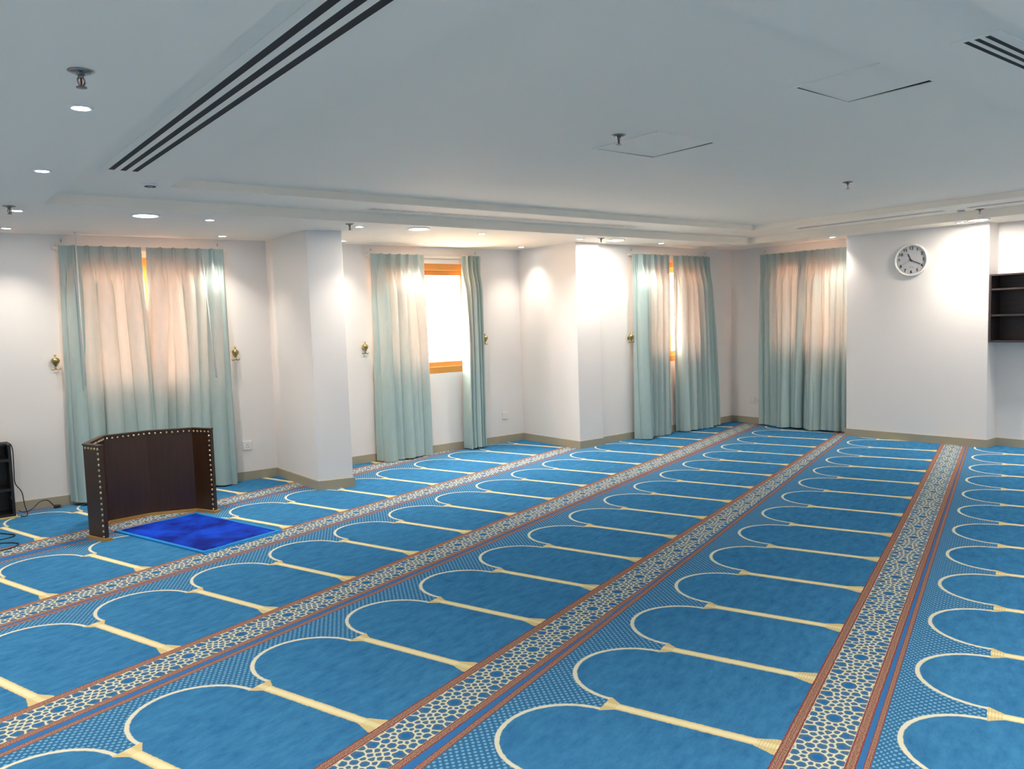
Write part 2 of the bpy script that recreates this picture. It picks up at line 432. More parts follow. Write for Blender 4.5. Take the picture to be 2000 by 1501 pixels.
B(lambda bm: box(bm, -2.9, 9.7, -2.9, 8.5, 2.76, 2.95), 'roof_slab', 'ceil', kind='structure')

# ------------------------------------------------------------------ windows (golden sliding frames, two leaves)
def window(i, ZW=WIN_Z):
    (p0, p1), s0, s1 = WIN[i]; o, d, n, L = outward(p0, p1)
    root = bpy.data.objects.new('window_%d' % i, None); COL.objects.link(root); root['kind'] = 'structure'
    ang = math.atan2(d.y, d.x); flip = 1 if Vector((-d.y, d.x)).dot(n) > 0 else -1
    root.location = (o.x + d.x*s0, o.y + d.y*s0, ZW[0]); root.rotation_euler = (0, 0, ang)
    W = s1 - s0; Hh = ZW[1]-ZW[0]
    Y = lambda a, b: (min(a*flip, b*flip), max(a*flip, b*flip))
    def fr(bm, x0, x1, z0, z1, w, ya, yb):
        y0, y1 = Y(ya, yb)
        box(bm, x0, x1, y0, y1, z1-w, z1, 0.003); box(bm, x0, x1, y0, y1, z0, z0+w, 0.003)
        box(bm, x0, x0+w, y0, y1, z0+w, z1-w, 0.003); box(bm, x1-w, x1, y0, y1, z0+w, z1-w, 0.003)
    B(lambda bm: fr(bm, 0, W, 0, Hh, 0.075, 0.005, 0.10), 'frame', 'oak', root)
    for k, (x0, x1, ya) in enumerate(((0.07, W/2+0.03, 0.018), (W/2-0.03, W-0.07, 0.052))):
        sash = B(lambda bm: fr(bm, x0, x1, 0.07, Hh-0.07, 0.06, ya, ya+0.03), 'sash', 'oak', root)
        y0, y1 = Y(ya+0.012, ya+0.018)
        B(lambda bm: box(bm, x0+0.055, x1-0.055, y0, y1, 0.125, Hh-0.125), 'pane', 'glass', sash)
    y0, y1 = Y(-0.002, 0.006)
for i in (1, 2, 3, 4): window(i)

# ------------------------------------------------------------------ prayer carpet rolls
ROLLS = [  # origin (room x, y) of column 0 / cap line, heading, pitch, v scale, label
    ('M', 1.95, 9.20, 16.2, 0.5764, 0.985, None),
    ('N', 2.2608, 7.8424, 16.223, 0.5764, 1.015, 'row of blue prayer carpet running into the wall under the leftmost curtains'),
    ('O', 2.6206, 6.5145, 17.629, 0.5762, 0.985, 'row of blue prayer carpet under the wooden screen and the royal blue rug'),
    ('P', 0.1816, 4.3438, 18.236, 0.5849, 0.990, 'row of blue arched prayer carpet just in front of the royal blue rug'),
    ('Q', 0.5729, 3.0532, 18.430, 0.5841, 1.000, 'row of blue arched prayer carpet crossing the middle from bottom left to far corner'),
    ('R', 2.0987, 2.1560, 19.661, 0.6026, 0.966, 'row of blue arched prayer carpet leading to the foot of the clock wall'),
    ('S', 3.0927, 1.1663, 19.815, 0.6064, 0.966, 'rightmost row of blue prayer carpet, cut off by the right edge'),
    ('T', 3.5, 0.00, 19.8, 0.6, 0.97, None), ('U', 3.9, -1.40, 19.8, 0.6, 0.97, None), ('V', 4.3, -2.80, 19.8, 0.6, 0.97, None), ('W', 4.7, -4.2, 19.8, 0.6, 0.97, None), ('Y', 5.1, -5.6, 19.8, 0.6, 0.97, None)]
def topv(r): return (-0.361 if r[0] == 'S' else TOPV)*r[5]
def roll_frame(r):
    a = R(r[3]); return Vector((r[1], r[2])), Vector((math.cos(a), math.sin(a))), Vector((math.sin(a), -math.cos(a)))
def plan_bm():
    bm = bmesh.new(); f = bm.faces.new([bm.verts.new((x, y, 0)) for x, y in PLAN]); bmesh.ops.triangulate(bm, faces=[f]); return bm
TOPV = -0.397
for i, r in enumerate(ROLLS):
    o, d, n = roll_frame(r); bm = plan_bm()
    q = o + n*topv(r)
    if i > 0: bmesh.ops.bisect_plane(bm, geom=bm.verts[:]+bm.edges[:]+bm.faces[:], plane_co=(q.x, q.y, 0), plane_no=(n.x, n.y, 0), clear_inner=True)
    if i+1 < len(ROLLS) and bm.faces:
        o2, d2, n2 = roll_frame(ROLLS[i+1]); q = o2 + n2*topv(ROLLS[i+1])
        bmesh.ops.bisect_plane(bm, geom=bm.verts[:]+bm.edges[:]+bm.faces[:], plane_co=(q.x, q.y, 0), plane_no=(n2.x, n2.y, 0), clear_outer=True)
    if not bm.faces: bm.free(); continue
    if r[0] == 'S':
        q = o + n*(-0.275*r[5]); bmesh.ops.bisect_plane(bm, geom=bm.verts[:]+bm.edges[:]+bm.faces[:], plane_co=(q.x, q.y, 0), plane_no=(n.x, n.y, 0))
    for v in bm.verts:
        w = Vector((v.co.x, v.co.y)) - o; v.co = (w.dot(d), w.dot(-n), 0)
    top = bm.faces[:]
    ex = bmesh.ops.extrude_face_region(bm, geom=top)
    for v in [g for g in ex['geom'] if isinstance(g, bmesh.types.BMVert)]: v.co.z = -0.011
    uvl = bm.loops.layers.uv.new('UVMap')
    for f in bm.faces:
        for l in f.loops:
            vv = -l.vert.co.y/r[5]
            if r[0] == 'S' and vv < -0.275: vv = -0.275 + (vv + 0.275)*(0.122/0.086)      # this roll is trimmed shorter at its head
            l[uvl].uv = (l.vert.co.x/r[4], vv)
    ob = link('prayer_carpet', finish(bm, 'prayer_carpet'), 'carpet')
    ob.location = (o.x, o.y, 0); ob.rotation_euler = (0, 0, R(r[3]))
    tag(ob, r[6] or ('sliver of blue prayer carpet against the window wall' if r[0] == 'M' else 'row of blue arched prayer carpet on the near floor, outside the picture'), 'carpet', 'rows of blue prayer carpet')

# ------------------------------------------------------------------ curtains
def curtain(name, label, p0, p1, b0, b1, zt, zb, folds, amp, seed, inner=None, group='pale teal curtains'):
    """p0,p1 top ends and b0,b1 hem ends in plan"""
    rnd = random.Random(seed)
    p0, p1, b0, b1 = map(Vector, (p0, p1, b0, b1))
    d = (p1-p0).normalized(); n = Vector((d.y, -d.x))          # towards the room for left-to-right order
    if n.dot(Vector((3.5, 2.5)) - p0) < 0: n = -n
    nu, nv = folds*20, 48; wf = (p1-p0).length/folds
    ph = [rnd.uniform(-.45, .45) for _ in range(folds+3)]; am = [rnd.uniform(.6, 1.5) for _ in range(folds+3)]
    dr = [rnd.uniform(-1, 1) for _ in range(folds+3)]
    base_c = (p0.x, p0.y)
    bm = bmesh.new(); rows = []
    for j in range(nv+1):
        t = (j/nv)**0.9; z = zt + (zb-zt)*t
        row = []
        for i in range(nu+1):
            s = i/nu; c = s*folds
            k = int(min(c, folds-1e-6)); fr = c-k
            lerp = lambda A: A[k]*(1-fr) + A[k+1]*fr
            c2 = c + lerp(ph)*min(1.0, t*2.2) + 0.10*dr[k]*math.sin(3.0*t+seed)*t
            tri = abs(((c2+0.5) % 1.0) - 0.5)*2.0                              # 0 at a fold's crest, 1 in the valley
            body = 1.0 - tri**(1.2 + 0.6*t)
            pinch = max(0.0, 1 - tri*3.2)                                        # narrow pleat at the header
            crease = math.exp(-((tri-0.42)/0.10)**2)*math.exp(-((t-0.16)/0.13)**2)
            hd2 = min(1.0, max(0.0, (t-0.035)/0.16)); hd2 = hd2*hd2*(3-2*hd2)
            off = amp*lerp(am)*((0.85 + 0.35*t)*hd2*body + 0.55*pinch*(1-hd2*0.6)) - 0.012*crease*lerp(am)
            off += 0.018*math.sin(6.1*s+seed+2.0*t)*t + 0.006*math.sin(23*s+2*seed+3*t)*t
            e_ = min(c, folds-c); et = min(1.0, e_/0.35); off = off*et*et*(3-2*et) - 0.010*(1-et); es = min(1.0, e_/0.8); es = es*es*(3-2*es)
            ft = min(1.0, t*1.15)
            a = p0.lerp(b0, ft); e = p1.lerp(b1, ft)
            if inner: # slight curve of an edge (towards the gap)
                a = a + d*inner[0]*math.sin(math.pi*t); e = e + d*inner[1]*math.sin(math.pi*t)
            side = 0.33*wf*math.sin(2*math.pi*c2)*hd2*es*lerp(am)
            q = a.lerp(e, s) + d*side + n*(off - 0.03)
            zz = z + (0.008*math.sin(9*s+seed) if j == nv else 0) - (0.004*(1-pinch) if j == 0 else 0)
            row.append(bm.verts.new((q.x, q.y, zz)))
        rows.append(row)
    for A, C in zip(rows, rows[1:]):
        for i in range(nu): bm.faces.new((A[i], A[i+1], C[i+1], C[i]))
    bm.normal_update()
    if sum((Vector((f.normal.x, f.normal.y)).dot(n) for f in bm.faces)) < 0: bmesh.ops.reverse_faces(bm, faces=bm.faces[:])
    mid = (p0+p1)/2
    bmesh.ops.translate(bm, verts=bm.verts[:], vec=(-mid.x, -mid.y, 0))
    me = bpy.data.meshes.new(name); bm.to_mesh(me); bm.free()
    ob = link(name, me, 'curtain', smooth=True); ob.location = (mid.x, mid.y, 0)
    return tag(ob, label, 'curtain', group)
def on_wall(w, x=None, y=None, off=0.085):
    o, d, n, L = outward(*w); s = wall_s(*w, x=x, y=y); q = o + d*s - n*off; return (q.x, q.y)
ZT = 2.268
cw = lambda w, x, off=0.085: on_wall(w, x=x, off=off)
curtain('curtain', 'wide teal curtain behind the wooden screen, left leaf of the leftmost window', cw(WA, 1.22), cw(WA, 1.878), cw(WA, 1.172), cw(WA, 1.935), ZT, 0.025, 6, 0.083, 1, (0.0, 0.0))
curtain('curtain', 'wide teal curtain next to the big pier, right leaf of the leftmost window', cw(WA, 1.920), cw(WA, 2.603), cw(WA, 1.835), cw(WA, 2.613), ZT, 0.012, 6, 0.083, 2)
curtain('curtain', 'teal curtain left of the uncovered bright window pane', cw(W2, 4.159), cw(W2, 4.831), cw(W2, 4.133), cw(W2, 4.842), ZT, 0.012, 6, 0.083, 3)
curtain('curtain', 'narrow bunched teal curtain right of the uncovered bright window pane', cw(W2, 5.337), cw(W2, 5.608), cw(W2, 5.283), cw(W2, 5.581), ZT, 0.02, 5, 0.113, 4)
curtain('curtain', 'left teal curtain of the window in the far left corner, beside a thin gap', cw(W3, 7.144), cw(W3, 7.843), cw(W3, 7.128), cw(W3, 7.815), 2.258, 0.012, 6, 0.090, 5)
curtain('curtain', 'right teal curtain of the window in the far left corner, beside a thin gap', cw(W3, 7.913), cw(W3, 8.677), cw(W3, 7.924), cw(W3, 8.75), 2.258, 0.012, 7, 0.090, 6)
curtain('curtain', 'left half of the closed teal curtains left of the clock wall', on_wall(W4, y=6.311, off=.09), on_wall(W4, y=5.66, off=.09), on_wall(W4, y=6.319, off=.09), on_wall(W4, y=5.68, off=.09), 2.258, 0.012, 6, 0.083, 7)
curtain('curtain', 'right half of the closed teal curtains touching the clock wall', on_wall(W4, y=5.735, off=.10), on_wall(W4, y=5.075, off=.09), on_wall(W4, y=5.79, off=.12), on_wall(W4, y=5.065, off=.09), 2.258, 0.02, 7, 0.083, 8)

def rod(label, w, a, b, key):
    kw = (lambda v: dict(x=v)) if key == 'x' else (lambda v: dict(y=v))
    o, d, n, L = outward(*w); q0 = Vector(on_wall(w, off=0.022, **kw(a))); q1 = Vector(on_wall(w, off=0.022, **kw(b)))
    dd = (q1-q0); LL = dd.length; ang = math.atan2(dd.y, dd.x)
    root = thing('curtain_rod', label, 'curtain rod', (q0.x, q0.y, 2.250), ang, 'cream curtain rods')
    s = 1 if Vector((-dd.y, dd.x)).dot(n) > 0 else -1
    B(lambda bm: box(bm, 0, LL, -0.008, 0.008, -0.016, 0.014, 0.003), 'track', 'cream', root)
    for xx in (0.02, LL-0.02):
        B(lambda bm: (box(bm, xx-0.012, xx+0.012, min(0, s*0.022), max(0, s*0.022), 0.014, 0.022, 0.002), box(bm, xx-0.016, xx+0.016, min(s*0.016, s*0.022), max(s*0.016, s*0.022), -0.03, 0.04, 0.002)), 'bracket', 'cream', root)
    for xx in (-0.012, LL+0.012):
        B(lambda bm: lathe(bm, [(0, -.016), (.012, -.012), (.017, 0), (.012, .012), (0, .016)], 14, 'X', (xx, 0, 0)), 'end_cap', 'cream', root, smooth=True)
    for xx in (0.05, LL-0.05):
        B(lambda bm: tube(bm, [(xx, s*0.0215, 0.052), (xx, s*0.008, 0.052), (xx, s*0.004, 0.060), (xx, s*0.004, 0.074)], 0.0035, 6), 'hook', 'chrome', root, smooth=True)
rod('curtain rod above the leftmost window behind the wooden screen', WA, 1.20, 2.61, 'x')
rod('cream curtain rod bared above the uncovered window pane', W2, 4.135, 5.61, 'x')
rod('curtain rod over the window with a thin gap in the far left corner', W3, 7.12, 8.67, 'x')
rod('curtain rod over the closed curtains left of the clock wall', W4, 6.31, 5.06, 'y')

# white draw wands on the leftmost curtains
def wand(label, x, z0, z1, off0, off1, dx):
    a = Vector(on_wall(WA, x=x, off=off0)); b = Vector(on_wall(WA, x=x+dx, off=off1))
    def f(bm):
        tube(bm, [(0, 0, z1), ((b.x-a.x), (b.y-a.y), z0)], 0.005, 8)
        lathe(bm, [(0, z1-.01), (.009, z1-.008), (.009, z1), (0, z1+.0)], 10)
    ob = B(f, 'curtain_wand', 'white', smooth=True); ob.location = (a.x, a.y, 0)
    tag(ob, label, 'curtain wand', 'white curtain draw wands')
wand('long white draw wand hanging from the ceiling before the leftmost curtain', 1.335, 1.05, 2.361, 0.24, 0.22, 0.0)
wand('short white draw wand on the curtain beside the big pier', 2.405, 1.05, 2.24, 0.05, 0.215, 0.02)

# brass tieback hooks
def tieback(label, w, x, z, big=1.0):
    o, d, n, L = outward(*w); s = wall_s(*w, x=x); q = o + d*s
    root = thing('curtain_tieback', label, 'tieback hook', (q.x, q.y, z), math.atan2(-n.y, -n.x) + R(90), 'brass curtain tiebacks'); root.scale = (.85, .85, .85)
    # local: -y into the room (rz aligns), x along the wall
    B(lambda bm: lathe(bm, [(0, 0), (.022, 0), (.024, .004), (.016, .010), (.007, .014), (.007, .050), (0, .050)], 18, 'Y', (0, 0, .01)), 'wall_plate', 'brass', root, smooth=True)
    B(lambda bm: lathe(bm, [(0, -.075), (.010, -.073), (.012, -.066), (.006, -.058), (.008, -.048), (.014, -.040), (.020, -.030), (.036, -.008), (.041, .010), (.038, .024), (.028, .036), (.018, .042), (.008, .046), (.006, .054), (.011, .060), (.010, .068), (0, .074)], 22, 'Z', (0, -.052, .018)), 'urn', 'brass', root, smooth=True)
    B(lambda bm: (tube(bm, spline([(-.045, -.050, -.052), (-.030, -.052, -.062), (0, -.052, -.055), (.030, -.052, -.062), (.045, -.050, -.052)], 6), 0.006, 8)), 'hook', 'brass', root, smooth=True)
tieback('brass urn tieback on the wall left of the leftmost curtains', WA, 1.135, 1.25)
tieback('brass urn tieback on the wall between leftmost curtains and big pier', WA, 2.662, 1.25)
tieback('brass urn tieback right of the big pier beside the second window', W2, 4.052, 1.243)
tieback('brass tieback peeping out right of the bunched curtain', W2, 5.64, 1.275)
tieback('brass tieback left of the curtains in the far left corner', W3, 7.10, 1.235)
tieback('brass tieback right of the curtains in the far left corner', W3, 8.721, 1.375)

# ------------------------------------------------------------------ sockets
def socket(label, w, x=None, y=None, z=0.34, holes=True):
    o, d, n, L = outward(*w); s = wall_s(*w, x=x, y=y); q = o + d*s
    root = thing('wall_socket', label, 'socket', (q.x, q.y, z), math.atan2(-n.y, -n.x) + R(90), 'white wall sockets')
    B(lambda bm: box(bm, -.043, .043, -.012, 0, -.043, .043, .003), 'plate', 'white', root)
    if holes:
        for hx, hz, sx, sz in ((0, .008, .005, .010), (-.011, -.016, .008, .005), (.011, -.016, .008, .005)):
            B(lambda bm: box(bm, hx-sx/2, hx+sx/2, -.0126, -.010, hz-sz/2, hz+sz/2), 'pin_hole', 'blackp', root)
        B(lambda bm: box(bm, .020, .032, -.0145, -.011, .012, .030, .001), 'switch', 'white', root)
    else:
        B(lambda bm: box(bm, -.018, .018, -.0145, -.011, -.020, .022, .001), 'insert', 'cream', root)
socket('white three-pin wall socket low on the wall left of the big pier', WA, x=2.735, z=.345)
socket('white wall outlet low on the wall right of the bunched curtain', W2, x=5.935, z=.331, holes=False)
socket('left of two pale sockets low in the far corner', W4, y=6.483, z=.322)
socket('right of two pale sockets low in the far corner, touching the curtain', W4, y=6.39, z=.32)

# ------------------------------------------------------------------ ceiling fittings
def fit_small(label, x, y, k=1.0):
    root = thing('downlight', label, 'downlight', (x, y, ZC), 0, 'small recessed downlights')
    B(lambda bm: lathe(bm, [(.030, .0005), (.046, .0005), (.046, -.003), (.040, -.006), (.032, -.004), (.030, .0)], 28), 'trim_ring', 'white', root, smooth=True)
    B(lambda bm: lathe(bm, [(0, -.0035), (.031, -.0035), (.031, -.001), (0, -.001)], 24), 'lens', 'lamp', root)
    l = bpy.data.lights.new('downlight_beam', 'SPOT'); l.energy = SMALL_W*k; l.color = LAMP_COL; l.spot_size = R(102); l.spot_blend = 1.0; l.shadow_soft_size = 0.028
    lo = bpy.data.objects.new('beam', l); COL.objects.link(lo); lo.parent = root; lo.location = (0, 0, -0.012)
def fit_big(label, x, y):
    root = thing('round_panel_light', label, 'ceiling light', (x, y, ZC), 0, 'large round ceiling lights')
    B(lambda bm: lathe(bm, [(.082, .0005), (.104, .0005), (.104, -.006), (.096, -.010), (.084, -.008), (.082, 0)], 40), 'trim_ring', 'white', root, smooth=True)
    B(lambda bm: lathe(bm, [(0, -.007), (.083, -.007), (.083, -.002), (0, -.002)], 36), 'lens', 'lamp', root)
    l = bpy.data.lights.new('panel_beam', 'AREA'); l.shape = 'DISK'; l.size = 0.16; l.energy = BIG_W; l.color = LAMP_COL
    lo = bpy.data.objects.new('beam', l); COL.objects.link(lo); lo.parent = root; lo.location = (0, 0, -0.02)
for x, y, t in [(.649, 3.457, 'small downlight nearest the camera, just below the largest sprinkler at upper left'),
                (.708, 4.868, 'second small downlight at upper left, above the far left sprinkler'),
                (.771, 6.473, 'small downlight touching the sprinkler at the far left edge'),
                (.816, 7.557, 'leftmost small downlight, against the wall beside the leftmost curtain'),
                (2.067, 6.444, 'small downlight right of the big round light over the wooden screen'),
                (2.512, 7.505, 'small downlight by the wall above the right leaf of the leftmost curtains'),
                (3.333, 6.37, 'small downlight beside the sprinkler over the big pier'),
                (3.729, 7.507, 'small downlight half hidden by the right edge of the big pier'),
                (4.634, 7.45, 'small downlight by the wall above the curtain left of the bare pane'),
                (4.682, 6.40, 'small downlight in front of the bare pane, clear of the wall'),
                (5.985, 7.401, 'small downlight in the inner corner, lighting the second pier'),
                (6.017, 6.417, 'small downlight in front of the second pier, left of its sprinkler'),
                (7.348, 6.424, 'small downlight above the curtains of the far left corner window'),
                (8.858, 5.111, 'small downlight in front of the closed curtains left of the clock wall'),
                (8.787, 3.658, 'small downlight next to the big round light above the clock wall')]: fit_small(t, x, y)
for x, y in [(.66, 2.05), (.66, .55), (2.1, .55), (3.5, .55), (4.9, .55), (6.3, .55), (7.7, .55), (8.8, 2.2), (8.8, .6), (-1.2, 3.5), (-1.2, 5.2), (-1.2, 1.6), (-1.2, -.8), (.7, -1.3), (2.8, -1.3), (4.9, -1.3), (7.0, -1.3), (9.05, 1.4), (-2.2, 0.4), (-2.2, 2.6), (-2.2, 4.6), (-2.2, 6.6), (0.4, -2.2), (2.0, -2.2), (3.6, -2.2), (5.2, -2.2), (6.8, -2.2), (8.4, -2.2)]:  # unseen extra downlights, added to brighten the room
    fit_small('added small downlight out of view that brightens the room', x, y, 3.8 if (x < -2 or y < -2) else 2.0)
for x, y, t in [(1.577, 6.374, 'large round ceiling light above the wooden screen'), (3.895, 6.296, 'large round ceiling light in front of the bare window pane'),
                (6.498, 6.346, 'large round ceiling light beside the sprinkler at the second pier'), (8.701, 3.452, 'large round ceiling light above the right end of the clock wall')]: fit_big(t, x, y)
for x, y in [(-.3, 4.2), (-.3, .6), (3.2, -.3), (6.4, -.3), (8.72, .0)]: fit_big('added large round ceiling light out of view that brightens the room', x, y)  # unseen round lights, added as fill for the room

def sprinkler(label, x, y, z):
    root = thing('sprinkler_head', label, 'sprinkler', (x, y, z), R(25), 'ceiling sprinklers')
    B(lambda bm: lathe(bm, [(0, 0), (.038, 0), (.040, -.002), (.030, -.007), (.014, -.009), (.012, -.016), (0, -.016)], 26), 'escutcheon', 'chrome', root, smooth=True)
    B(lambda bm: (lathe(bm, [(0, -.014), (.009, -.014), (.009, -.024), (0, -.024)], 14), tube(bm, spline([(-.008, 0, -.022), (-.013, 0, -.034), (-.006, 0, -.048), (0, 0, -.052)], 5), .0028, 6), tube(bm, spline([(.008, 0, -.022), (.013, 0, -.034), (.006, 0, -.048), (0, 0, -.052)], 5), .0028, 6)), 'yoke', 'chrome', root, smooth=True)
    B(lambda bm: lathe(bm, [(0, -.022), (.0025, -.022), (.0032, -.036), (.0025, -.048), (0, -.048)], 8), 'bulb', M['bulb'], root, smooth=True)
    B(lambda bm: lathe(bm, [(0, -.050), (.016, -.052), (.017, -.055), (0, -.056)], 20), 'deflector', 'chrome', root)
M['bulb'] = simple('red_glass_bulb', (0.35, 0.02, 0.015, 1), 0.1)
for x, y, z, t in [(.566, 2.978, ZC, 'largest ceiling sprinkler, at upper left above a downlight'), (.705, 6.277, ZC, 'ceiling sprinkler at the far left edge beside a downlight'),
                   (3.175, 6.242, ZC, 'ceiling sprinkler just before the top of the big pier'), (6.208, 6.287, ZC, 'ceiling sprinkler between second pier and large round light'),
                   (3.256, 3.143, Z2, 'ceiling sprinkler beside the smaller-looking access hatch in mid ceiling'), (6.02, 3.345, Z2, 'ceiling sprinkler alone on the raised ceiling at right'),
                   (8.498, 3.36, Z1, 'ceiling sprinkler above the large round light at the clock wall')]: sprinkler(t, x, y, z)

def detector(label, x, y):
    root = thing('flush_detector', label, 'detector', (x, y, Z1), R(20), 'flush ceiling detectors')
    B(lambda bm: lathe(bm, [(0, 0), (.046, 0), (.046, -.006), (.038, -.012), (0, -.014)], 28), 'housing', 'white', root, smooth=True)
    for k in range(6):
        a = R(60*k+10)
        o = B(lambda bm: box(bm, -.013, .013, -.004, .004, -.0165, -.011), 'vent_slot', 'blackp', root)
        o.location = (.028*math.cos(a), .028*math.sin(a), .0); o.rotation_euler = (0, 0, a + R(90))
detector('white detector with dark slots at the end of the left ceiling slot', 1.403, 5.507)
detector('white detector with dark slots between the two slots above the clock', 8.352, 3.47)

def slot_diffuser(label, x0, x1, y0, y1, along, nslots=3, z=Z1):
    root = thing('slot_diffuser', label, 'air diffuser', ((x0+x1)/2, (y0+y1)/2, z), 0, 'linear slot air diffusers')
    lx, ly = x1-x0, y1-y0
    W, L = (lx, ly) if along == 'y' else (ly, lx)
    sw = lambda a, b, c, d: (a, b, c, d) if along == 'y' else (c, d, a, b)
    def bx(bm, w0, w1, l0, l1, z0, z1, bev=0): box(bm, *sw(w0, w1, l0, l1), z0, z1, bev)
    B(lambda bm: bx(bm, -W/2+.004, W/2-.004, -L/2+.004, L/2-.004, -.0015, 0), 'throat_shade_plate', 'dark', root)  # flat near-black plate: the slots' depth shade is put into its colour
    e = 0.040 if W > .16 else 0.012; slot = (W-2*e)/(nslots*1.9-0.9); bar = 0.9*slot
    def fr(bm):
        bx(bm, -W/2, -W/2+e, -L/2, L/2, -.0024, 0); bx(bm, W/2-e, W/2, -L/2, L/2, -.0024, 0)
        bx(bm, -W/2+e, W/2-e, -L/2, -L/2+.03, -.0024, 0); bx(bm, -W/2+e, W/2-e, L/2-.03, L/2, -.0024, 0)
    B(fr, 'frame', 'white_c', root)
    for k in range(nslots-1):
        a = -W/2 + e + slot*(k+1) + bar*k
        B(lambda bm: bx(bm, a, a+bar, -L/2+.03, L/2-.03, -.0024, -.0005), 'divider_bar', 'white_c', root)
M['white_c'] = M['ceil']
slot_diffuser('long three-slot air diffuser at upper left of the ceiling', 1.035, 1.275, 1.9, 5.13, 'y')
slot_diffuser('far slot air diffuser over the second window', 3.13, 6.34, 5.79, 5.95, 'x')
slot_diffuser('slot air diffuser above the closed curtains and the clock', 8.20, 8.31, 3.56, 5.22, 'y', 2)
slot_diffuser('slot air diffuser at the right edge above the shelf', 8.20, 8.31, 1.9, 3.40, 'y', 2)
slot_diffuser('three-slot air diffuser in the upper right corner', 3.08, 5.9, 1.165, 1.335, 'x')

def hatch(label, h, gap, tilt):
    x0, x1, y0, y1 = h; w, d = x1-x0, y1-y0
    root = thing('access_hatch', label, 'access hatch', ((x0+x1)/2, (y0+y1)/2, Z2), 0, 'ceiling access hatches')
    B(lambda bm: [bm.faces.new([bm.verts.new(q) for q in f]) for f in (((-w/2,-d/2,.1),(w/2,-d/2,.1),(w/2,d/2,.1),(-w/2,d/2,.1)), ((-w/2,-d/2,0),(w/2,-d/2,0),(w/2,-d/2,.1),(-w/2,-d/2,.1)), ((w/2,-d/2,0),(w/2,d/2,0),(w/2,d/2,.1),(w/2,-d/2,.1)), ((w/2,d/2,0),(-w/2,d/2,0),(-w/2,d/2,.1),(w/2,d/2,.1)), ((-w/2,d/2,0),(-w/2,-d/2,0),(-w/2,-d/2,.1),(-w/2,d/2,.1)))], 'painted_dark_void', 'dark', root)  # near-black sides paint the darkness of the open gap
    def fr(bm):
        t = .018
        box(bm, -w/2-t, w/2+t, -d/2-t, -d/2, -.004, .001); box(bm, -w/2-t, w/2+t, d/2, d/2+t, -.004, .001)
        box(bm, -w/2-t, -w/2, -d/2, d/2, -.004, .001); box(bm, w/2, w/2+t, -d/2, d/2, -.004, .001)
    B(fr, 'frame', 'ceil', root)
    p = B(lambda bm: prism(bm, [(-w/2+.002, -d/2+.002), (w/2-gap[0], -d/2+.002), (w/2-gap[1], d/2-gap[3]), (-w/2+.002, d/2-gap[2])], 0.0005, .004), 'lid', 'ceil', root)
hatch('ceiling access hatch in mid ceiling, next to a sprinkler', HATCH[0], (.014, .002, .001, .008), 0)
hatch('ceiling access hatch at upper right with a dark wedge of open gap', HATCH[1], (.026, .002, .008, .001), 0)

